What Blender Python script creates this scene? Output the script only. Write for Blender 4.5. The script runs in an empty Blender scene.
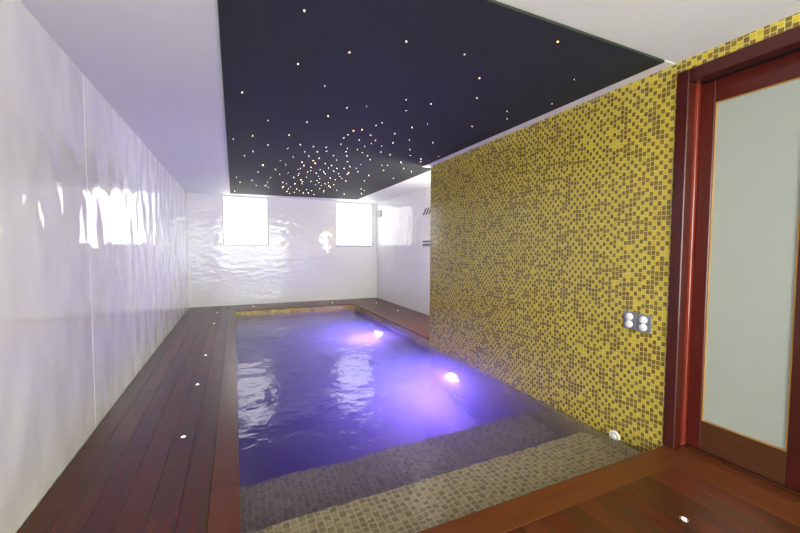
import bpy, bmesh, math, random
from mathutils import Vector, Matrix
random.seed(7)
S = bpy.context.scene
C = S.collection
S.view_settings.view_transform = 'Standard'
S.view_settings.look = 'None'
S.view_settings.gamma = 1
S.view_settings.use_curve_mapping = False
S.view_settings.exposure = 0.0

# ------------------------------------------------------------ layout (metres)
CZ = 2.30            # ceiling
XL, XM, XN = -0.852, 2.3965, 3.185   # left wall, mosaic wall, recess wall
YB, YR = 8.413, -2.4                 # far wall, rear wall (behind the camera)
XP, YP, YF = 0.007, 1.335, 7.656     # edges of the deck round the pool
YM = 4.321                           # far end of the mosaic wall
ZW = -0.107                          # water level
ZF = -1.35                           # pool floor

# ------------------------------------------------------------ helpers
def link(name, bm, mats, parent=None, smooth=False, loc=None, recalc=True):
    me = bpy.data.meshes.new(name)
    if recalc: bmesh.ops.recalc_face_normals(bm, faces=bm.faces)
    bm.to_mesh(me); bm.free()
    for m in (mats if isinstance(mats, (list, tuple)) else [mats]):
        me.materials.append(m)
    if smooth:
        for p in me.polygons: p.use_smooth = True
    o = bpy.data.objects.new(name, me)
    C.objects.link(o)
    if loc: o.location = loc
    if parent: o.parent = parent
    return o

def box(bm, x0, x1, y0, y1, z0, z1, bev=0.0, mat=0, seg=1):
    b = bmesh.new()
    vs = [b.verts.new((x, y, z)) for x in (x0, x1) for y in (y0, y1) for z in (z0, z1)]
    for f in ((0,1,3,2),(4,6,7,5),(0,4,5,1),(2,3,7,6),(0,2,6,4),(1,5,7,3)):
        b.faces.new([vs[i] for i in f])
    bmesh.ops.recalc_face_normals(b, faces=b.faces)
    if bev > 0:
        bmesh.ops.bevel(b, geom=list(b.edges), offset=bev, segments=seg, affect='EDGES', profile=0.5)
    for f in b.faces: f.material_index = mat
    tmp = bpy.data.meshes.new('tmp'); b.to_mesh(tmp); b.free()
    bm.from_mesh(tmp); bpy.data.meshes.remove(tmp)

def lathe(bm, prof, n=32, M=None, mat=0):
    """profile [(r, z)] turned about local z, then placed by M"""
    M = M or Matrix()
    rings = []
    for r, z in prof:
        if r < 1e-6:
            rings.append([bm.verts.new(M @ Vector((0, 0, z)))])
        else:
            rings.append([bm.verts.new(M @ Vector((r*math.cos(2*math.pi*i/n), r*math.sin(2*math.pi*i/n), z))) for i in range(n)])
    for a, b in zip(rings[:-1], rings[1:]):
        for i in range(n):
            j = (i+1) % n
            if len(a) == 1 and len(b) == 1: continue
            if len(a) == 1: f = bm.faces.new((a[0], b[i], b[j]))
            elif len(b) == 1: f = bm.faces.new((a[i], b[0], a[j]))
            else: f = bm.faces.new((a[i], b[i], b[j], a[j]))
            f.material_index = mat; f.smooth = True

FACE_L = Matrix(((0,0,-1,0),(0,1,0,0),(1,0,0,0),(0,0,0,1)))   # local z -> world -x

def empty(name, loc=(0,0,0), parent=None):
    o = bpy.data.objects.new(name, None); C.objects.link(o)
    o.empty_display_size = 0.1
    o.location = loc
    if parent: o.parent = parent
    return o

def tag(o, label, cat, group=None, kind=None):
    o['label'] = label; o['category'] = cat
    if group: o['group'] = group
    if kind: o['kind'] = kind
    return o

def structure(o):
    o['kind'] = 'structure'; return o

def dup(root, loc, label, group=None):
    r = root.copy(); C.objects.link(r); r.location = loc; r['label'] = label
    if group: r['group'] = group
    for ch in list(root.children):
        c = ch.copy(); C.objects.link(c); c.parent = r
        for g in list(ch.children):
            d = g.copy(); C.objects.link(d); d.parent = c
    return r

# ------------------------------------------------------------ materials
def new_mat(name):
    m = bpy.data.materials.new(name); m.use_nodes = True
    nt = m.node_tree
    b = nt.nodes['Principled BSDF']
    return m, nt, b

def N(nt, t, **kw):
    n = nt.nodes.new(t)
    for k, v in kw.items():
        if k in n.inputs.keys(): n.inputs[k].default_value = v
        else: setattr(n, k, v)
    return n

def flat(name, col, rough=0.5, metal=0.0, coat=0.0, noise=0.0):
    m, nt, b = new_mat(name)
    b.inputs['Base Color'].default_value = (*col, 1)
    b.inputs['Roughness'].default_value = rough
    b.inputs['Metallic'].default_value = metal
    b.inputs['Coat Weight'].default_value = coat
    if noise:
        tc = N(nt, 'ShaderNodeTexCoord'); nz = N(nt, 'ShaderNodeTexNoise', Scale=60.0)
        nt.links.new(tc.outputs['Object'], nz.inputs['Vector'])
        bp = N(nt, 'ShaderNodeBump', Strength=noise, Distance=0.002)
        nt.links.new(nz.outputs['Fac'], bp.inputs['Height'])
        nt.links.new(bp.outputs['Normal'], b.inputs['Normal'])
    return m

def emit(name, col, strength):
    m, nt, b = new_mat(name)
    b.inputs['Base Color'].default_value = (0.8, 0.8, 0.8, 1)
    b.inputs['Emission Color'].default_value = (*col, 1)
    b.inputs['Emission Strength'].default_value = strength
    return m

def panel_mat(name, col, stretch, s1, d1, s2, d2, rough=0.03):
    """glossy white sheet with slow ripples in it"""
    m, nt, b = new_mat(name)
    b.inputs['Base Color'].default_value = (*col, 1)
    b.inputs['Roughness'].default_value = rough
    b.inputs['IOR'].default_value = 1.5
    tc = N(nt, 'ShaderNodeTexCoord'); mp = N(nt, 'ShaderNodeMapping')
    mp.inputs['Scale'].default_value = stretch
    nt.links.new(tc.outputs['Object'], mp.inputs['Vector'])
    n1 = N(nt, 'ShaderNodeTexNoise', Scale=s1, Detail=0.5); n2 = N(nt, 'ShaderNodeTexNoise', Scale=s2, Detail=0.0)
    for n in (n1, n2): nt.links.new(mp.outputs['Vector'], n.inputs['Vector'])
    b1 = N(nt, 'ShaderNodeBump', Strength=1.0, Distance=d1); b2 = N(nt, 'ShaderNodeBump', Strength=1.0, Distance=d2)
    nt.links.new(n1.outputs['Fac'], b1.inputs['Height']); nt.links.new(n2.outputs['Fac'], b2.inputs['Height'])
    nt.links.new(b1.outputs['Normal'], b2.inputs['Normal'])
    nt.links.new(b2.outputs['Normal'], b.inputs['Normal'])
    return m

def mosaic_mat(name, pale, deep, grout, axis, w=0.026, h=0.031, rough=0.12, gap=0.06, p_even=0.98, p_odd=0.27):
    """small glass tiles in upright columns, each column shifted; pale and deep tiles roughly take turns"""
    m, nt, b = new_mat(name)
    L = nt.links
    def math_(op, a, c=None, d=None, clamp=False):
        n = nt.nodes.new('ShaderNodeMath'); n.operation = op; n.use_clamp = clamp
        for k, v in enumerate((a, c, d)):
            if v is None: continue
            if isinstance(v, (int, float)): n.inputs[k].default_value = v
            else: L.new(v, n.inputs[k])
        return n.outputs[0]
    def wn(x, y):
        cx = nt.nodes.new('ShaderNodeCombineXYZ'); n = nt.nodes.new('ShaderNodeTexWhiteNoise'); n.noise_dimensions = '2D'
        for k, v in enumerate((x, y)):
            if isinstance(v, (int, float)): cx.inputs[k].default_value = v
            else: L.new(v, cx.inputs[k])
        L.new(cx.outputs[0], n.inputs['Vector']); return n.outputs['Value']
    tc = N(nt, 'ShaderNodeTexCoord'); sx = N(nt, 'ShaderNodeSeparateXYZ')
    L.new(tc.outputs['Object'], sx.inputs[0])
    up, side = {'x': ('Z', 'Y'), 'y': ('Z', 'X'), 'z': ('Y', 'X')}[axis]
    u = math_('DIVIDE', sx.outputs[side], w)
    col = math_('FLOOR', u); fu = math_('FRACT', u)
    v = math_('ADD', math_('DIVIDE', sx.outputs[up], h), math_('MULTIPLY_ADD', wn(col, 3.7), 0.55, math_('FLOORED_MODULO', col, 2.0)))
    row = math_('FLOOR', v); fv = math_('FRACT', v)
    par = math_('FLOORED_MODULO', row, 2.0)
    thr = math_('MULTIPLY_ADD', par, p_odd-p_even, p_even)
    isdeep = math_('LESS_THAN', wn(col, row), thr)
    tone = wn(row, math_('ADD', col, 51.3))
    def ramp(cols):
        rp = N(nt, 'ShaderNodeValToRGB'); els = rp.color_ramp.elements
        while len(els) < len(cols): els.new(0.5)
        for k, (e, c) in enumerate(zip(els, cols)): e.position = k/(len(cols)-1); e.color = (*c, 1)
        L.new(tone, rp.inputs['Fac']); return rp.outputs['Color']
    mx = N(nt, 'ShaderNodeMix', data_type='RGBA')
    L.new(isdeep, mx.inputs[0]); L.new(ramp(pale), mx.inputs[6]); L.new(ramp(deep), mx.inputs[7])
    def edge(f): return math_('MINIMUM', f, math_('SUBTRACT', 1.0, f))
    g = math_('LESS_THAN', math_('MINIMUM', edge(fu), edge(fv)), gap)
    mg = N(nt, 'ShaderNodeMix', data_type='RGBA'); mg.inputs[7].default_value = (*grout, 1)
    L.new(g, mg.inputs[0]); L.new(mx.outputs[2], mg.inputs[6])
    L.new(mg.outputs[2], b.inputs['Base Color'])
    b.inputs['IOR'].default_value = 1.52
    L.new(math_('MULTIPLY_ADD', g, 0.5, rough), b.inputs['Roughness'])
    bp = N(nt, 'ShaderNodeBump', Strength=0.5, Distance=0.0015)
    sm = math_('MULTIPLY', math_('MINIMUM', math_('MINIMUM', edge(fu), edge(fv)), 0.12), 8.0)
    L.new(sm, bp.inputs['Height']); L.new(bp.outputs['Normal'], b.inputs['Normal'])
    return m

def wood_mat(name, tones, along, rough=0.34, coat=0.06, bump=0.2):
    """boards: tone picked per board, grain drawn out along the board"""
    m, nt, b = new_mat(name)
    tc = N(nt, 'ShaderNodeTexCoord'); ge = N(nt, 'ShaderNodeNewGeometry')
    mp = N(nt, 'ShaderNodeMapping')
    mp.inputs['Scale'].default_value = {'x': (1.2, 22, 22), 'y': (22, 1.2, 22), 'z': (22, 22, 1.2)}[along]
    ad = N(nt, 'ShaderNodeVectorMath', operation='ADD'); sc = N(nt, 'ShaderNodeMath', operation='MULTIPLY')
    sc.inputs[1].default_value = 37.0
    nt.links.new(ge.outputs['Random Per Island'], sc.inputs[0])
    nt.links.new(tc.outputs['Object'], ad.inputs[0]); nt.links.new(sc.outputs[0], ad.inputs[1])
    nt.links.new(ad.outputs[0], mp.inputs['Vector'])
    nz = N(nt, 'ShaderNodeTexNoise', Scale=1.6, Detail=6.0, Roughness=0.65)
    nt.links.new(mp.outputs['Vector'], nz.inputs['Vector'])
    big = N(nt, 'ShaderNodeTexNoise', Scale=2.2, Detail=2.0)
    nt.links.new(ad.outputs[0], big.inputs['Vector'])
    # tone = board random + grain
    m1 = N(nt, 'ShaderNodeMath', operation='MULTIPLY_ADD'); m1.inputs[1].default_value = 1.5; m1.inputs[2].default_value = -0.75
    nt.links.new(nz.outputs['Fac'], m1.inputs[0])
    m2 = N(nt, 'ShaderNodeMath', operation='ADD')
    isl = N(nt, 'ShaderNodeMath', operation='MULTIPLY_ADD'); isl.inputs[1].default_value = 0.8; isl.inputs[2].default_value = 0.1
    nt.links.new(ge.outputs['Random Per Island'], isl.inputs[0])
    nt.links.new(m1.outputs[0], m2.inputs[0]); nt.links.new(isl.outputs[0], m2.inputs[1])
    m3 = N(nt, 'ShaderNodeMath', operation='MULTIPLY_ADD'); m3.inputs[1].default_value = 0.5; m3.inputs[2].default_value = -0.25
    nt.links.new(big.outputs['Fac'], m3.inputs[0])
    m4 = N(nt, 'ShaderNodeMath', operation='ADD', use_clamp=True)
    nt.links.new(m2.outputs[0], m4.inputs[0]); nt.links.new(m3.outputs[0], m4.inputs[1])
    rp = N(nt, 'ShaderNodeValToRGB')
    els = rp.color_ramp.elements
    while len(els) < len(tones): els.new(0.5)
    for i, (e, col) in enumerate(zip(els, tones)): e.position = i/(len(tones)-1); e.color = (*col, 1)
    nt.links.new(m4.outputs[0], rp.inputs['Fac'])
    nt.links.new(rp.outputs['Color'], b.inputs['Base Color'])
    b.inputs['Roughness'].default_value = rough; b.inputs['Specular IOR Level'].default_value = 0.35
    b.inputs['Coat Weight'].default_value = coat; b.inputs['Coat Roughness'].default_value = 0.12
    bp = N(nt, 'ShaderNodeBump', Strength=bump, Distance=0.003)
    nt.links.new(nz.outputs['Fac'], bp.inputs['Height'])
    nt.links.new(bp.outputs['Normal'], b.inputs['Normal'])
    return m

W_LEFT = panel_mat('white_gloss_left', (0.86, 0.86, 0.86), (1, 1.0, 0.6), 4.5, 0.017, 14.0, 0.0014)
W_BACK = panel_mat('white_gloss_far', (0.86, 0.86, 0.86), (1.0, 1, 2.4), 6.0, 0.0040, 13.0, 0.0014)
W_SIDE = panel_mat('white_gloss_side', (0.86, 0.86, 0.86), (1, 1.0, 0.7), 5.0, 0.010, 15.0, 0.0030)
M_SEAM = flat('seam_filler', (0.9, 0.9, 0.9), 0.3)
M_CEIL = flat('ceiling_plaster', (0.80, 0.82, 0.79), 0.55, noise=0.15)
M_TRIMW = flat('white_trim_paint', (0.80, 0.80, 0.80), 0.4)
GOLD_P = [(0.53, 0.395, 0.016), (0.63, 0.48, 0.034), (0.57, 0.43, 0.022)]
GOLD_D = [(0.19, 0.122, 0.010), (0.24, 0.158, 0.014), (0.17, 0.102, 0.008)]
GROUT = (0.56, 0.50, 0.20)
M_GOLDX = mosaic_mat('gold_mosaic_side', GOLD_P, GOLD_D, GROUT, 'x')
M_GOLDY = mosaic_mat('gold_mosaic_end', GOLD_P, GOLD_D, GROUT, 'y')
STONE_P = [(0.74, 0.61, 0.26), (0.66, 0.54, 0.21), (0.80, 0.68, 0.33)]
STONE_D = [(0.46, 0.36, 0.13), (0.56, 0.45, 0.18)]
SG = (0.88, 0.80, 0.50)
M_STX = mosaic_mat('pool_mosaic_side', STONE_P, STONE_D, SG, 'x', 0.026, 0.026)
M_STY = mosaic_mat('pool_mosaic_end', STONE_P, STONE_D, SG, 'y', 0.026, 0.026)
M_STZ = mosaic_mat('pool_mosaic_floor', STONE_P, STONE_D, SG, 'z', 0.040, 0.038, gap=0.09)  # tiles enlarged, grout wide and pale to imitate caustic lines
DECK = [(0.022, 0.008, 0.003), (0.048, 0.011, 0.004), (0.085, 0.014, 0.005), (0.040, 0.018, 0.005), (0.115, 0.020, 0.007), (0.062, 0.022, 0.006)]
COPE = [(0.060, 0.016, 0.005), (0.092, 0.023, 0.006), (0.125, 0.034, 0.009)]
M_DECKY = wood_mat('deck_boards_lengthwise', DECK, 'y')
M_DECKX = wood_mat('deck_boards_crosswise', DECK, 'x')
M_COPEY = wood_mat('coping_boards_lengthwise', COPE, 'y')
M_COPEX = wood_mat('coping_boards_crosswise', COPE, 'x')
M_UNDER = flat('dark_gap', (0.012, 0.008, 0.006), 0.8)
RED = [(0.13, 0.013, 0.007), (0.20, 0.024, 0.010), (0.27, 0.04, 0.014)]
M_REDZ = wood_mat('red_door_wood_upright', RED, 'z', rough=0.25, coat=0.4)
M_REDY = wood_mat('red_door_wood_level', RED, 'y', rough=0.25, coat=0.4)
DARKR = [(0.032, 0.005, 0.004), (0.055, 0.008, 0.005), (0.07, 0.011, 0.006)]
STILE = [(0.050, 0.007, 0.006), (0.085, 0.011, 0.008), (0.11, 0.016, 0.010)]
M_STILE = wood_mat('door_leaf_wood', STILE, 'z', rough=0.25, coat=0.3)
M_STILEY = wood_mat('door_leaf_wood_level', STILE, 'y', rough=0.25, coat=0.3)
M_DKZ = wood_mat('dark_frame_wood_upright', DARKR, 'z', rough=0.3, coat=0.3)
M_DKY = wood_mat('dark_frame_wood_level', DARKR, 'y', rough=0.3, coat=0.3)
BROWN = [(0.045, 0.016, 0.007), (0.075, 0.027, 0.010), (0.095, 0.036, 0.014)]
M_BRY = wood_mat('brown_rail_wood', BROWN, 'y', rough=0.3, coat=0.3)
M_BEAD = flat('golden_bead', (0.42, 0.22, 0.05), 0.35)
M_FROST = flat('frosted_glass', (0.37, 0.40, 0.36), 0.3, coat=0.2)
M_STAR = flat('dark_stretch_ceiling', (0.015, 0.020, 0.018), 0.75)
M_CHROME = flat('brushed_steel', (0.62, 0.62, 0.62), 0.25, 1.0)
M_GREY = flat('grey_metal_plate', (0.30, 0.32, 0.36), 0.35, 0.6)
M_KNOB = flat('white_plastic', (0.85, 0.85, 0.83), 0.3)
M_DARK = flat('dark_slat', (0.03, 0.03, 0.035), 0.5)
M_BOX = flat('grey_box_plastic', (0.42, 0.43, 0.42), 0.5)
M_WINP = emit('daylit_frosted_pane', (1.0, 0.985, 0.95), 3.0)
M_REAR = emit('rear_fill_pane', (0.94, 1.0, 0.93), 11.0)  # emission of the added rear fill glazing
M_SPOT = emit('deck_led', (1.0, 0.97, 0.88), 9.0)
M_POOLL = emit('pool_led_violet', (0.155, 0.12, 1.0), 3400.0)
M_POOLR = emit('pool_halo_red', (1.0, 0.08, 0.22), 200.0)  # emission of the added halo ring
STARC = {0: emit('star_faint', (1.0, 0.75, 0.6), 6.0), 1: emit('star_white', (1.0, 0.80, 0.60), 18.0),
         2: emit('star_warm', (1.0, 0.68, 0.36), 22.0), 3: emit('star_amber', (1.0, 0.55, 0.16), 16.0)}

def water_mat():
    m = bpy.data.materials.new('pool_water'); m.use_nodes = True
    nt = m.node_tree
    b = nt.nodes['Principled BSDF']
    b.inputs['Base Color'].default_value = (0.96, 0.97, 1.0, 1)
    b.inputs['Transmission Weight'].default_value = 1.0
    b.inputs['IOR'].default_value = 1.333
    b.inputs['Roughness'].default_value = 0.11
    tc = N(nt, 'ShaderNodeTexCoord')
    mp = N(nt, 'ShaderNodeMapping'); mp.inputs['Scale'].default_value = (1.0, 1.15, 1.0)
    nt.links.new(tc.outputs['Object'], mp.inputs['Vector'])
    last = None
    for s, d, det in ((20.0, 0.0030, 1.5),):
        nz = N(nt, 'ShaderNodeTexNoise', Scale=s, Detail=det, Distortion=0.4)
        nt.links.new(mp.outputs['Vector'], nz.inputs['Vector'])
        bp = N(nt, 'ShaderNodeBump', Strength=1.0, Distance=d)
        nt.links.new(nz.outputs['Fac'], bp.inputs['Height'])
        if last: nt.links.new(last.outputs['Normal'], bp.inputs['Normal'])
        last = bp
    nt.links.new(last.outputs['Normal'], b.inputs['Normal'])
    vol = N(nt, 'ShaderNodeVolumePrincipled')
    vol.inputs['Color'].default_value = (0.76, 0.78, 0.985, 1); vol.inputs['Density'].default_value = 0.68
    vol.inputs['Anisotropy'].default_value = 0.2
    nt.links.new(vol.outputs[0], nt.nodes['Material Output'].inputs['Volume'])
    return m
M_WATER = water_mat()

# ------------------------------------------------------------ room shell
# left wall: glossy sheets with fine upright joints
bm = bmesh.new()
box(bm, XL-0.16, XL-0.006, YR, YB+0.15, -0.15, CZ, mat=1)
ys = [YR, -1.2, -0.15, 0.88, 2.99, 4.06, 5.13, 6.2, 7.27, YB]
for a, b in zip(ys[:-1], ys[1:]):
    box(bm, XL-0.008, XL, a+0.0025, b-0.0025, 0.004, CZ, bev=0.0035)
structure(link('wall_left', bm, [W_LEFT, M_SEAM]))

# far wall round the two window openings
W1 = (-0.207, 0.686, 1.25, 2.285); W2 = (2.172, 3.081, 1.262, 2.285)
bm = bmesh.new()
y0, y1 = YB, YB+0.15
box(bm, XL, XN+0.1, y0, y1, -0.15, 1.25)
box(bm, XL, W1[0], y0, y1, 1.25, CZ)
box(bm, W1[1], W2[0], y0, y1, 1.25, CZ)
box(bm, W2[1], XN+0.1, y0, y1, 1.25, CZ)
box(bm, W1[0], W1[1], y0, y1, 2.285, CZ); box(bm, W2[0], W2[1], y0, y1, 2.285, CZ)
structure(link('wall_far', bm, W_BACK))

# recess side wall and the hidden return behind the mosaic wall
bm = bmesh.new()
box(bm, XN, XN+0.1, YM-0.6, YB, -0.15, CZ)
structure(link('wall_side', bm, W_SIDE))

# mosaic wall with the doorway cut out
DY0, DY1, DZ = 0.42, 1.345, 2.236
bm = bmesh.new()
box(bm, XM, XM+0.9, DY1, YM, -0.14, CZ)
box(bm, XM, XM+0.35, DY0, DY1, DZ, CZ)
box(bm, XM, XM+0.35, YR, DY0, -0.14, CZ)
structure(link('wall_right', bm, M_GOLDX))

bm = bmesh.new()
box(bm, XL-0.16, XN+0.1, YR, YB+0.15, CZ, CZ+0.12)
structure(link('ceiling', bm, M_CEIL))

# rear wall behind the camera: opening for the added fill-light glazing
bm = bmesh.new()
box(bm, XL-0.16, XM+0.35, YR-0.15, YR, -0.15, 0.12)
box(bm, XL-0.16, XM+0.35, YR-0.15, YR, 2.2, CZ+0.12)
box(bm, XL-0.16, -0.7, YR-0.15, YR, 0.12, 2.2); box(bm, 2.3, XM+0.35, YR-0.15, YR, 0.12, 2.2)
structure(link('wall_rear', bm, M_TRIMW))

def window(name, x0, x1, z0, z1, yy, d, pane, nbar=1):
    root = structure(empty(name, ((x0+x1)/2, yy, z0)))
    def loc(o):
        o.parent = root; o.matrix_parent_inverse = Matrix.Translation(-root.location); return o
    f = bmesh.new(); w = 0.028
    ya, yb = sorted((yy+d*0.03, yy+d*0.09))
    box(f, x0, x1, ya, yb, z0, z0+w, 0.003); box(f, x0, x1, ya, yb, z1-w, z1, 0.003)
    box(f, x0, x0+w, ya, yb, z0+w, z1-w, 0.003); box(f, x1-w, x1, ya, yb, z0+w, z1-w, 0.003)
    for i in range(1, nbar):
        xc = x0+(x1-x0)*i/nbar; box(f, xc-0.02, xc+0.02, ya, yb, z0+w, z1-w, 0.003)
    loc(link('window_frame', f, M_TRIMW))
    g = bmesh.new(); ya, yb = sorted((yy+d*0.05, yy+d*0.06))
    box(g, x0+0.01, x1-0.01, ya, yb, z0+0.01, z1-0.01)
    loc(link('window_pane', g, pane))
    return root
window('window_1', *W1, YB, 1, M_WINP)
window('window_2', *W2, YB, 1, M_WINP)
window('rear_fill_glazing', -0.7, 2.3, 0.12, 2.2, YR, -1, M_REAR, 3)  # unseen glowing glazing added to fill the room with light

# ------------------------------------------------------------ deck floor
TH = 0.022
def rows(bm, x0, x1, y0, y1, wid, along, mat, lens=(1.6, 2.8), g=0.0012, z1=0.0):
    """boards with small open joints"""
    a0, a1, c0, c1 = (x0, x1, y0, y1) if along == 'x' else (y0, y1, x0, x1)
    n = max(1, round((c1-c0)/wid)); w = (c1-c0)/n
    for i in range(n):
        p = a0 - (random.uniform(0, lens[1]*0.8) if lens else 0)
        while p < a1-1e-6:
            q = p + random.uniform(*lens) if lens else a1
            s, e = max(p, a0), min(q, a1)
            if a1-e < 0.25: e = a1; q = a1
            if e-s > 0.02:
                if along == 'x': box(bm, s+g/2, e-g/2, c0+i*w+g/2, c0+(i+1)*w-g/2, z1-TH, z1, 0.0014, mat)
                else: box(bm, c0+i*w+g/2, c0+(i+1)*w-g/2, s+g/2, e-g/2, z1-TH, z1, 0.0014, mat)
            p = q
bm = bmesh.new()
CW = 0.132
# left run along the wall, coping board next to the water
rows(bm, XL, XP-CW, YR, YB, 0.118, 'y', 0)
rows(bm, XP-CW, XP, YP-0.15, YF+0.02, CW, 'y', 2, (2.0, 3.0))
rows(bm, XP-CW, XP, YR, YP-0.15, CW, 'y', 0)
# far strip
rows(bm, XP-CW, 2.35, YF, YF+CW, CW, 'x', 3, (1.8, 2.6))
rows(bm, XP-CW, 2.35+CW, YF+CW, YB, 0.118, 'x', 1)
# recess strip on the right
rows(bm, 2.352, 2.352+CW, YM+0.001, YF+CW, CW, 'y', 2, (1.8, 2.6))
rows(bm, 2.352+CW, XN, YM-0.6, YB, 0.115, 'y', 0)
# near deck: coping across, border by the door, boards lengthwise
rows(bm, XP, XM, YP-0.152, YP, 0.152, 'x', 3, None)
rows(bm, 2.225, XM, YR, YP-0.152, 0.172, 'y', 2, None)
rows(bm, XP, 2.225, YR, YP-0.152, 0.113, 'y', 0)
# joists and screed under the boards
zb, zt = -0.10, -TH-0.0005
box(bm, XL-0.02, XP-0.02, YR, YB, zb, zt, mat=4)
box(bm, XP-0.02, XN, YF+0.04, YB, zb, zt, mat=4)
box(bm, 2.40, XN, YM-0.6, YF+0.015, zb, zt, mat=4)
box(bm, XP-0.02, XM, YR, YP-0.02, zb, zt, mat=4)
floor = structure(link('floor', bm, [M_DECKY, M_DECKX, M_COPEY, M_COPEX, M_UNDER]))

# ------------------------------------------------------------ pool shell
bm = bmesh.new()
xl, xr, yn, yf = XP-0.018, XM+0.004, YP-0.005, YF+0.018
t = 0.12
box(bm, xl-t, xl, yn-t, yf+t, ZF, -0.024, mat=0)               # left
box(bm, xr, xr+t, yn, yf+t, ZF, -0.024, mat=0)                 # right
box(bm, xl, xr, yn-t, yn, ZF, -0.024, mat=1)                   # near
box(bm, xl, xr, yf, yf+t, ZF, ZW-0.05, mat=1)                  # far, under water
box(bm, xl, xr, yf-0.001, yf+t, ZW-0.05, -0.024, mat=3)        # far, gold band
box(bm, xr-0.001, xr+t, YM, yf, ZW-0.05, -0.024, mat=4)        # recess side, gold band
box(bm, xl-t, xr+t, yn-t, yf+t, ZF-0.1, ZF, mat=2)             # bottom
structure(link('pool_basin', bm, [M_STX, M_STY, M_STZ, M_GOLDY, M_GOLDX]))
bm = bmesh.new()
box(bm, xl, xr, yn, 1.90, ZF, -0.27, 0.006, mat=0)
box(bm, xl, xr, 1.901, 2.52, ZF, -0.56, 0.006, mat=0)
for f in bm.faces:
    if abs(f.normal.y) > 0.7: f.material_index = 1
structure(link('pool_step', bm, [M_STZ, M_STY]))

from mathutils import noise as mn
def wave(x, y):
    p = Vector((x, y, 0.0))
    q = p + 0.10*Vector((mn.noise(p*1.3), mn.noise(p*1.3+Vector((9, 4, 2))), 0))
    return 0.0040*mn.noise(q*2.0) + 0.0042*mn.noise(q*5.5+Vector((3, 1, 5))) + 0.0022*mn.noise(q*13.0+Vector((7, 2, 1)))
bm = bmesh.new()
wx0, wx1, wy0, wy1 = xl-0.03, xr+0.03, yn-0.03, yf+0.03
nx, ny = 110, 290
G = [[bm.verts.new((wx0+(wx1-wx0)*i/nx, wy0+(wy1-wy0)*j/ny, 0)) for j in range(ny+1)] for i in range(nx+1)]
for r in G:
    for v in r: v.co.z = ZW + wave(v.co.x, v.co.y)
for i in range(nx):
    for j in range(ny):
        bm.faces.new((G[i][j], G[i+1][j], G[i+1][j+1], G[i][j+1])).smooth = True
ring = [G[i][0] for i in range(nx)] + [G[nx][j] for j in range(ny)] + [G[i][ny] for i in range(nx, 0, -1)] + [G[0][j] for j in range(ny, 0, -1)]
low = [bm.verts.new((v.co.x, v.co.y, ZF-0.03)) for v in ring]
for k in range(len(ring)):
    l = (k+1) % len(ring)
    bm.faces.new((ring[k], low[k], low[l], ring[l]))
bm.faces.new(low[::-1])
water = link('pool_water', bm, M_WATER)
tag(water, 'rippled violet pool water between the wooden decks and gold mosaic wall', 'water', kind='stuff')

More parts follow.
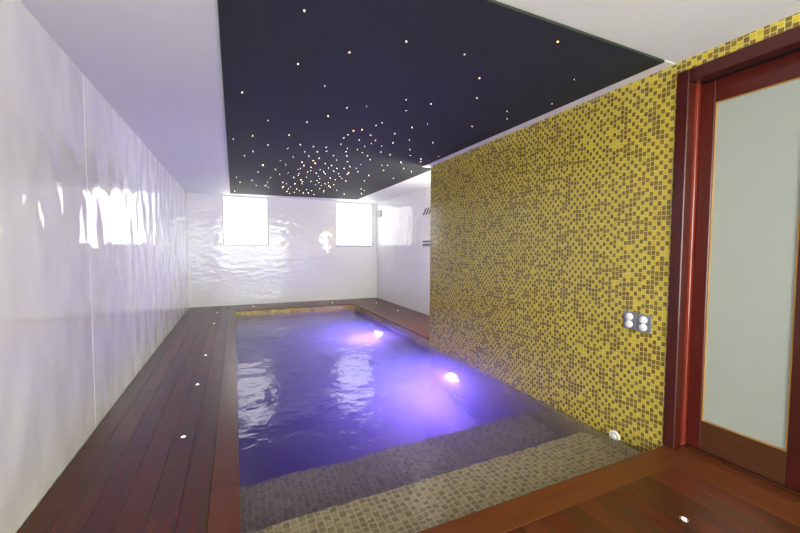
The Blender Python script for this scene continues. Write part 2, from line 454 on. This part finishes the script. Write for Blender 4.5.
# ------------------------------------------------------------ star ceiling panel
STARS= [(1.56,1.46,3), (0.31,1.76,2), (1.19,1.77,2), (0.84,1.79,2), (1.44,1.97,2), (0.6,2.02,2), (0.72,3.04,3), (1.61,2.23,2), (0.36,2.27,2), 
(1.02,3.31,3), (1.36,2.46,2), (1.94,2.75,2), (0.07,2.84,2), (1.47,3.0,2), (2.0,1.73,1), (1.08,3.25,2), (0.96,4.76,3), (1.87,3.33,2), (0.8,4.78,3), 
(1.31,3.51,2), (1.5,3.51,2), (1.51,5.14,3), (0.36,5.15,3), (2.18,2.08,1), (0.5,3.7,2), (0.18,3.87,2), (0.65,3.98,2), (2.07,3.98,2), (1.98,2.34,1), 
(1.93,4.25,2), (1.16,2.47,1), (2.09,2.47,1), (0.57,2.5,1), (0.91,4.63,2), (1.25,2.66,1), (0.81,2.8,1), (0.85,4.96,2), (1.55,2.86,1), (1.84,5.21,2), 
(1.53,5.27,2), (1.18,3.0,1), (1.16,3.09,1), (1.4,3.23,1), (0.59,3.26,1), (1.61,3.35,1), (0.28,3.36,1), (1.21,3.37,1), (0.98,5.99,2), (1.01,3.45,1), 
(1.0,3.56,1), (1.16,3.57,1), (1.44,3.67,1), (1.77,3.67,1), (1.28,3.76,1), (1.03,3.79,1), (2.21,3.8,1), (1.52,3.9,1), (1.89,3.9,1), (1.25,3.91,1), 
(1.14,3.92,1), (1.66,3.96,1), (0.92,3.97,1), (0.79,4.0,1), (1.34,4.01,1), (1.16,4.04,1), (0.01,4.07,1), (1.44,4.12,1), (2.14,4.12,1), (0.96,4.13,1), 
(0.34,4.14,1), (1.25,7.37,2), (0.87,4.19,1), (0.55,4.2,1), (1.22,4.22,1), (0.74,4.25,1), (1.08,4.28,1), (1.53,4.28,1), (0.82,4.43,1), (1.16,4.47,1), 
(0.95,4.48,1), (1.84,4.48,1), (0.21,4.49,1), (1.31,4.5,1), (1.77,4.51,1), (0.66,4.55,1), (2.11,4.56,1), (2.29,4.69,1), (1.08,4.72,1), (0.13,4.73,1), 
(1.41,4.75,1), (1.91,4.79,1), (0.54,4.8,1), (1.18,4.8,1), (1.53,4.83,1), (1.38,4.9,1), (1.29,4.94,1), (1.18,4.96,1), (1.61,5.01,1), (0.96,5.03,1), 
(1.29,5.12,1), (0.84,5.16,1), (1.17,5.22,1), (0.99,5.23,1), (2.26,5.26,1), (1.4,5.27,1), (1.22,5.35,1), (0.97,5.36,1), (0.54,5.37,1), (1.1,5.38,1), 
(1.47,5.47,1), (0.88,5.51,1), (1.18,5.6,1), (1.54,5.62,1), (1.37,5.65,1), (1.92,5.65,1), (0.89,5.66,1), (0.63,5.71,1), (1.47,5.74,1), (1.03,5.76,1), 
(1.23,5.76,1), (1.65,5.78,1), (0.85,5.85,1), (1.23,5.96,1), (1.43,6.05,1), (1.15,6.07,1), (1.29,6.12,1), (1.03,6.13,1), (1.41,6.19,1), (1.56,6.2,1), 
(1.05,6.34,1), (1.28,6.34,1), (0.75,6.35,1), (1.51,6.35,1), (1.39,6.39,1), (2.12,6.4,1), (0.28,6.41,1), (0.95,6.41,1), (0.52,6.48,1), (1.57,6.48,1), 
(2.24,6.59,1), (1.43,6.72,1), (0.8,6.76,1), (1.76,6.78,1), (0.51,6.81,1), (0.37,6.87,1), (0.81,6.91,1), (1.56,6.92,1), (1.24,6.94,1), (1.06,6.95,1), 
(2.31,6.97,1), (0.92,6.98,1), (1.34,7.0,1), (0.58,7.03,1), (1.58,7.08,1), (2.03,7.21,1), (1.34,7.32,1), (0.94,7.35,1), (1.08,7.38,1), (1.48,7.5,1), 
(1.02,7.59,1), (0.94,2.71,0), (1.31,3.63,0), (1.51,4.58,0), (0.63,5.02,0), (1.1,5.12,0), (0.82,5.25,0), (0.73,5.5,0), (0.33,5.66,0), (0.53,6.03,0), 
(0.05,6.24,0), (0.82,6.45,0), (0.11,6.66,0), (0.92,6.71,0), (1.14,7.13,0), (0.03,7.72,0)]
pan = empty('star_ceiling_panel', (1.1, 4.5, CZ))
tag(pan, 'large dark ceiling panel dotted with tiny warm star lights above the pool', 'ceiling panel')
def under(root, o):
    o.parent = root; o.matrix_parent_inverse = Matrix.Translation(-root.location); return o
bm = bmesh.new()
outline = [(-0.049, 1.357), (2.289, 1.357), (2.289, 4.43), (2.50, 4.43), (2.50, 7.86), (-0.052, 8.13)]
zt, zb = CZ-0.001, CZ-0.014
top = [bm.verts.new((x, y, zt)) for x, y in outline]; bot = [bm.verts.new((x, y, zb)) for x, y in outline]
bm.faces.new(top); bm.faces.new(bot[::-1])
for i in range(len(outline)):
    j = (i+1) % len(outline)
    bm.faces.new((top[i], bot[i], bot[j], top[j]))
under(pan, link('panel_sheet', bm, M_STAR))

def dome(bm, x, y, r, n=8):
    M = Matrix.Translation((x, y, zb+0.0005)) @ Matrix.Rotation(math.pi, 4, 'X')
    lathe(bm, [(r, 0), (r*0.8, r*0.55), (r*0.4, r*0.9), (0, r)], n, M)
RAD = {0: 0.0035, 1: 0.0048, 2: 0.0060, 3: 0.0080}
for x, y, k in STARS[:100]:
    b = bmesh.new(); M = Matrix.Rotation(math.pi, 4, 'X'); r = RAD[k]*(0.32+y/8)
    lathe(b, [(r, 0), (r*0.8, r*0.55), (r*0.4, r*0.9), (0, r)], 8, M)
    o = link('star_light', b, STARC[k]); o.location = (x, y, zb+0.0005); under(pan, o)
bm = bmesh.new()
for x, y, k in STARS[100:]: dome(bm, x, y, RAD[k]*(0.32+y/8))
o = under(pan, link('star_light_cluster', bm, STARC[1])); o['kind'] = 'stuff'

bm = bmesh.new()
box(bm, 2.291, XM, 1.357, 4.41, CZ-0.0045, CZ-0.0005, 0.001)
# plain strip of cornice over the mosaic
structure(link('trim_1', bm, M_TRIMW))

# ------------------------------------------------------------ door
door = structure(empty('door_1', (XM, 0.88, 0)))
fx = XM-0.012
bm = bmesh.new(); box(bm, fx, XM+0.06, 1.277, 1.342, 0.002, DZ-0.001, 0.004); under(door, link('door_frame', bm, M_DKZ))
bm = bmesh.new(); box(bm, fx, XM+0.06, 0.422, 0.487, 0.002, DZ-0.001, 0.004); under(door, link('door_frame', bm, M_DKZ))
bm = bmesh.new(); box(bm, fx, XM+0.06, 0.488, 1.276, DZ-0.075, DZ-0.001, 0.004); under(door, link('door_frame_head', bm, M_DKY))
XD = 2.515
bm = bmesh.new()
box(bm, XM+0.061, XM+0.09, 1.282, 1.340, 0.002, DZ-0.002, 0.003); box(bm, XM+0.091, XD+0.08, 1.279, 1.340, 0.002, DZ-0.002, 0.004)
under(door, link('door_jamb', bm, M_REDZ))
bm = bmesh.new(); box(bm, XM+0.061, XD+0.08, 0.424, 0.484, 0.002, DZ-0.002, 0.003); under(door, link('door_jamb', bm, M_REDZ))
bm = bmesh.new(); box(bm, XM+0.061, XD-0.012, 0.49, 1.276, DZ-0.06, DZ-0.002, 0.003); under(door, link('door_track', bm, M_DKY))
bm = bmesh.new(); box(bm, XD-0.0115, XD+0.08, 0.49, 1.276, 2.174, DZ-0.003); under(door, link('track_recess', bm, M_UNDER))
bm = bmesh.new(); box(bm, XM+0.001, XD-0.03, 0.487, 1.277, -0.03, 0.006, 0.004)
box(bm, XD-0.004, XD+0.10, 0.487, 1.277, -0.03, 0.004, 0.004)
under(door, link('door_sill', bm, M_COPEY))
bm = bmesh.new(); box(bm, XM+0.001, XD+0.10, 0.425, 1.34, -0.05, -0.028); under(door, link('sill_groove', bm, M_UNDER))
ga, gb, gz0, gz1 = 0.835, 1.208, 0.185, 2.045
bm = bmesh.new(); box(bm, XD, XD+0.045, gb, 1.2775, 0.012, 2.17, 0.003); under(door, link('door_stile', bm, M_STILE))
bm = bmesh.new(); box(bm, XD, XD+0.045, 0.70, ga, 0.012, 2.17, 0.003); under(door, link('door_stile', bm, M_DKZ))
bm = bmesh.new(); box(bm, XD+0.001, XD+0.044, ga+0.0005, gb-0.0005, gz1, 2.17, 0.003); under(door, link('top_rail', bm, M_STILEY))
bm = bmesh.new(); box(bm, XD+0.001, XD+0.044, ga+0.0005, gb-0.0005, 0.012, gz0, 0.003); under(door, link('bottom_rail', bm, M_BRY))
bm = bmesh.new(); box(bm, XD+0.014, XD+0.026, ga+0.001, gb-0.001, gz0+0.001, gz1-0.001)
g = under(door, link('door_glass', bm, M_FROST)); g['label'] = 'pale frosted glass pane'
bm = bmesh.new(); w = 0.007
box(bm, XD+0.004, XD+0.014, gb-w, gb-0.001, gz0+0.001, gz1-0.001, 0.001); box(bm, XD+0.004, XD+0.014, ga+0.001, ga+w, gz0+0.001, gz1-0.001, 0.001)
box(bm, XD+0.004, XD+0.014, ga+w, gb-w, gz0+0.001, gz0+w, 0.001); box(bm, XD+0.004, XD+0.014, ga+w, gb-w, gz1-w, gz1-0.001, 0.001)
g = under(door, link('glazing_bead', bm, M_BEAD)); g['label'] = 'thin golden bead round the glass'
bm = bmesh.new(); box(bm, XD, XD+0.045, 0.49, 0.699, 0.012, 2.17, 0.003); under(door, link('side_panel', bm, M_DKZ))

# ------------------------------------------------------------ deck lights
def make_deck_light(label, loc):
    r = empty('deck_light', loc); tag(r, label, 'deck light', 'small round lights set into the wooden deck')
    b = bmesh.new(); lathe(b, [(0.0095, 0.0), (0.0095, 0.0022), (0.017, 0.0022), (0.019, 0.0)], 24); link('bezel', b, M_CHROME, r)
    b = bmesh.new(); lathe(b, [(0.009, 0.0), (0.009, 0.0012), (0.005, 0.003), (0, 0.0034)], 20); link('lens', b, M_SPOT, r)
    return r
first = make_deck_light('deck light on left boardwalk, nearest the camera of five in a row', (-0.312, 2.638, 0.0004))
for (x, y), lab in (((-0.312, 3.62), 'second deck light from the camera on the left boardwalk'),
                    ((-0.308, 4.584), 'middle deck light of the five on the left boardwalk'),
                    ((-0.305, 6.493), 'fourth deck light from the camera on the left boardwalk'),
                    ((-0.302, 7.554), 'farthest deck light of the five on the left boardwalk'),
                    ((0.346, 8.062), 'deck light on the far strip under the left bright window'),
                    ((1.971, 7.993), 'deck light on the far strip left of the right bright window'),
                    ((2.868, 7.603), 'deck light on the recess deck, at its far corner'),
                    ((2.884, 6.464), 'deck light on the recess deck, nearer the mosaic wall'),
                    ((1.812, 0.917), 'deck light glowing in the near deck in front of the door')):
    dup(first, (x, y, 0.0004), lab)

# ------------------------------------------------------------ underwater lights and return fitting
def make_pool_light(label, loc):
    r = empty('pool_light', loc); tag(r, label, 'pool light', 'underwater lights in the right pool wall')
    b = bmesh.new(); lathe(b, [(0.0, 0.0), (0.115, 0.0), (0.115, 0.012), (0.100, 0.022), (0.088, 0.020), (0.086, 0.010), (0, 0.010)], 40, FACE_L); link('bezel', b, M_CHROME, r)
    b = bmesh.new(); lathe(b, [(0.065, 0.011), (0.062, 0.024), (0.035, 0.034), (0, 0.038)], 32, FACE_L); link('lens', b, M_POOLL, r)
    b = bmesh.new(); lathe(b, [(0.066, 0.0105), (0.066, 0.017), (0.080, 0.017), (0.080, 0.0105)], 32, FACE_L); link('red_halo_ring', b, M_POOLR, r)['label'] = 'added glowing ring giving the red halo'  # ring invented to give the lamp its red halo
    return r
pl = make_pool_light('glowing pool light nearer the camera under the mosaic wall', (XM+0.0035, 3.725, -0.80))
dup(pl, (XM+0.0035, 6.221, -1.10), 'glowing pool light farther away, beside the recess deck')

r = empty('pool_return_fitting', (XM, 1.655, -0.098)); tag(r, 'round white return fitting at the waterline on the mosaic wall', 'pool fitting')
b = bmesh.new(); lathe(b, [(0.040, 0.0), (0.040, 0.006), (0.034, 0.013), (0.024, 0.014), (0.022, 0.006), (0.0, 0.006)], 32, FACE_L); link('flange', b, M_KNOB, r)
b = bmesh.new(); lathe(b, [(0.021, 0.0065), (0.019, 0.014), (0.012, 0.021), (0.008, 0.022), (0.007, 0.012), (0, 0.012)], 24, FACE_L); link('eyeball', b, M_KNOB, r)

# ------------------------------------------------------------ control plates on the mosaic
def make_plate(label, loc):
    r = empty('switch_plate', loc); tag(r, label, 'switch plate', 'grey plates with round white buttons on the mosaic wall')
    b = bmesh.new(); box(b, -0.009, 0.0, -0.044, 0.044, -0.058, 0.058, 0.003, seg=2); pt = link('plate', b, M_GREY, r)
    for z in (0.024, -0.024):
        M = Matrix.Translation((-0.009, 0.004, z)) @ FACE_L
        b = bmesh.new(); lathe(b, [(0.0245, 0.0), (0.0245, 0.006), (0.021, 0.010), (0.0, 0.011)], 28, M); link('button', b, M_KNOB, r)
    for y in (-0.036, 0.036):
        for z in (-0.050, 0.050):
            M = Matrix.Translation((-0.009, y, z)) @ FACE_L
            b = bmesh.new(); lathe(b, [(0.003, 0.0), (0.003, 0.0008), (0, 0.001)], 10, M); link('screw', b, M_CHROME, pt)
    return r
sp = make_plate('grey switch plate with two white buttons, the one farther from the door', (XM, 1.572, 0.732))
dup(sp, (XM, 1.480, 0.726), 'grey switch plate with two white buttons, the one nearer the door')

# ------------------------------------------------------------ recess wall fittings
r = empty('wall_vent', (XN, 5.82, 1.876)); tag(r, 'upper vent with slanted dark slats on the white recess wall', 'vent')
b = bmesh.new(); box(b, -0.012, 0, -0.17, 0.17, -0.085, 0.085, 0.003); vp = link('vent_plate', b, M_TRIMW, r)
for i in range(3):
    b = bmesh.new(); y = -0.10+i*0.105
    vs = [b.verts.new((x, y+dy-s*0.055, s*0.06)) for x in (-0.018, -0.0122) for s in (-1, 1) for dy in (-0.023, 0.023)]
    for f in ((0,1,3,2),(4,6,7,5),(0,4,5,1),(2,3,7,6),(0,2,6,4),(1,5,7,3)): b.faces.new([vs[k] for k in f])
    link('slat', b, M_DARK, vp)
r = empty('wall_vent', (XN, 5.82, 1.305)); tag(r, 'lower vent with two level dark slats on the white recess wall', 'vent')
b = bmesh.new(); box(b, -0.012, 0, -0.17, 0.17, -0.06, 0.06, 0.003); vp = link('vent_plate', b, M_TRIMW, r)
for z in (-0.03, 0.03):
    b = bmesh.new(); box(b, -0.03, -0.0122, -0.155, 0.155, z-0.013, z+0.013, 0.003); link('slat', b, M_DARK, vp)
r = empty('sensor_box', (XN+0.002, 8.22, 2.035)); tag(r, 'small grey box high on the recess wall beside the far corner', 'sensor')
b = bmesh.new(); box(b, -0.022, 0, -0.12, 0.12, -0.08, 0.08, 0.005, seg=2); link('housing', b, M_BOX, r)
b = bmesh.new(); box(b, -0.026, -0.0222, -0.09, 0.09, -0.055, 0.055, 0.002); link('front_cover', b, M_BOX, r)

# ------------------------------------------------------------ unseen lamps added as fill and for wall sparkle
def lamp(name, loc, energy, col, rad):
    l = bpy.data.lights.new(name, 'POINT'); l.energy = energy; l.color = col; l.shadow_soft_size = rad
    o = bpy.data.objects.new(name, l); C.objects.link(o); o.location = loc; return o
lamp('unseen_fill_lamp', (-0.3, -0.9, 2.05), 32, (1, 0.95, 0.86), 0.12)  # this pair added behind the camera for near light and far-wall sparkle
lamp('unseen_fill_lamp', (2.05, -0.9, 2.05), 32, (1, 0.95, 0.86), 0.12)

lamp('recess_fill_lamp', (2.8, 4.42, 1.45), 80, (1, 0.97, 0.93), 0.10)  # hidden lamp put in to brighten the far end

w = bpy.data.worlds.new('World'); S.world = w; w.use_nodes = True
w.node_tree.nodes['Background'].inputs[0].default_value = (0.6, 0.65, 0.7, 1)
w.node_tree.nodes['Background'].inputs[1].default_value = 0.3

# ------------------------------------------------------------ camera
cam = bpy.data.cameras.new('camera'); co = bpy.data.objects.new('camera', cam); C.objects.link(co)
R = Matrix(((0.911252, 0.015836, -0.411545), (-0.411825, 0.045782, -0.910112), (0.004429, 0.998826, 0.04824)))
co.matrix_world = Matrix.Translation((0, 0, 1.2)) @ R.to_4x4()
cam.sensor_fit = 'HORIZONTAL'; cam.sensor_width = 36
cam.lens = 366.798/800*36
cam.clip_start = 0.02
S.camera = co
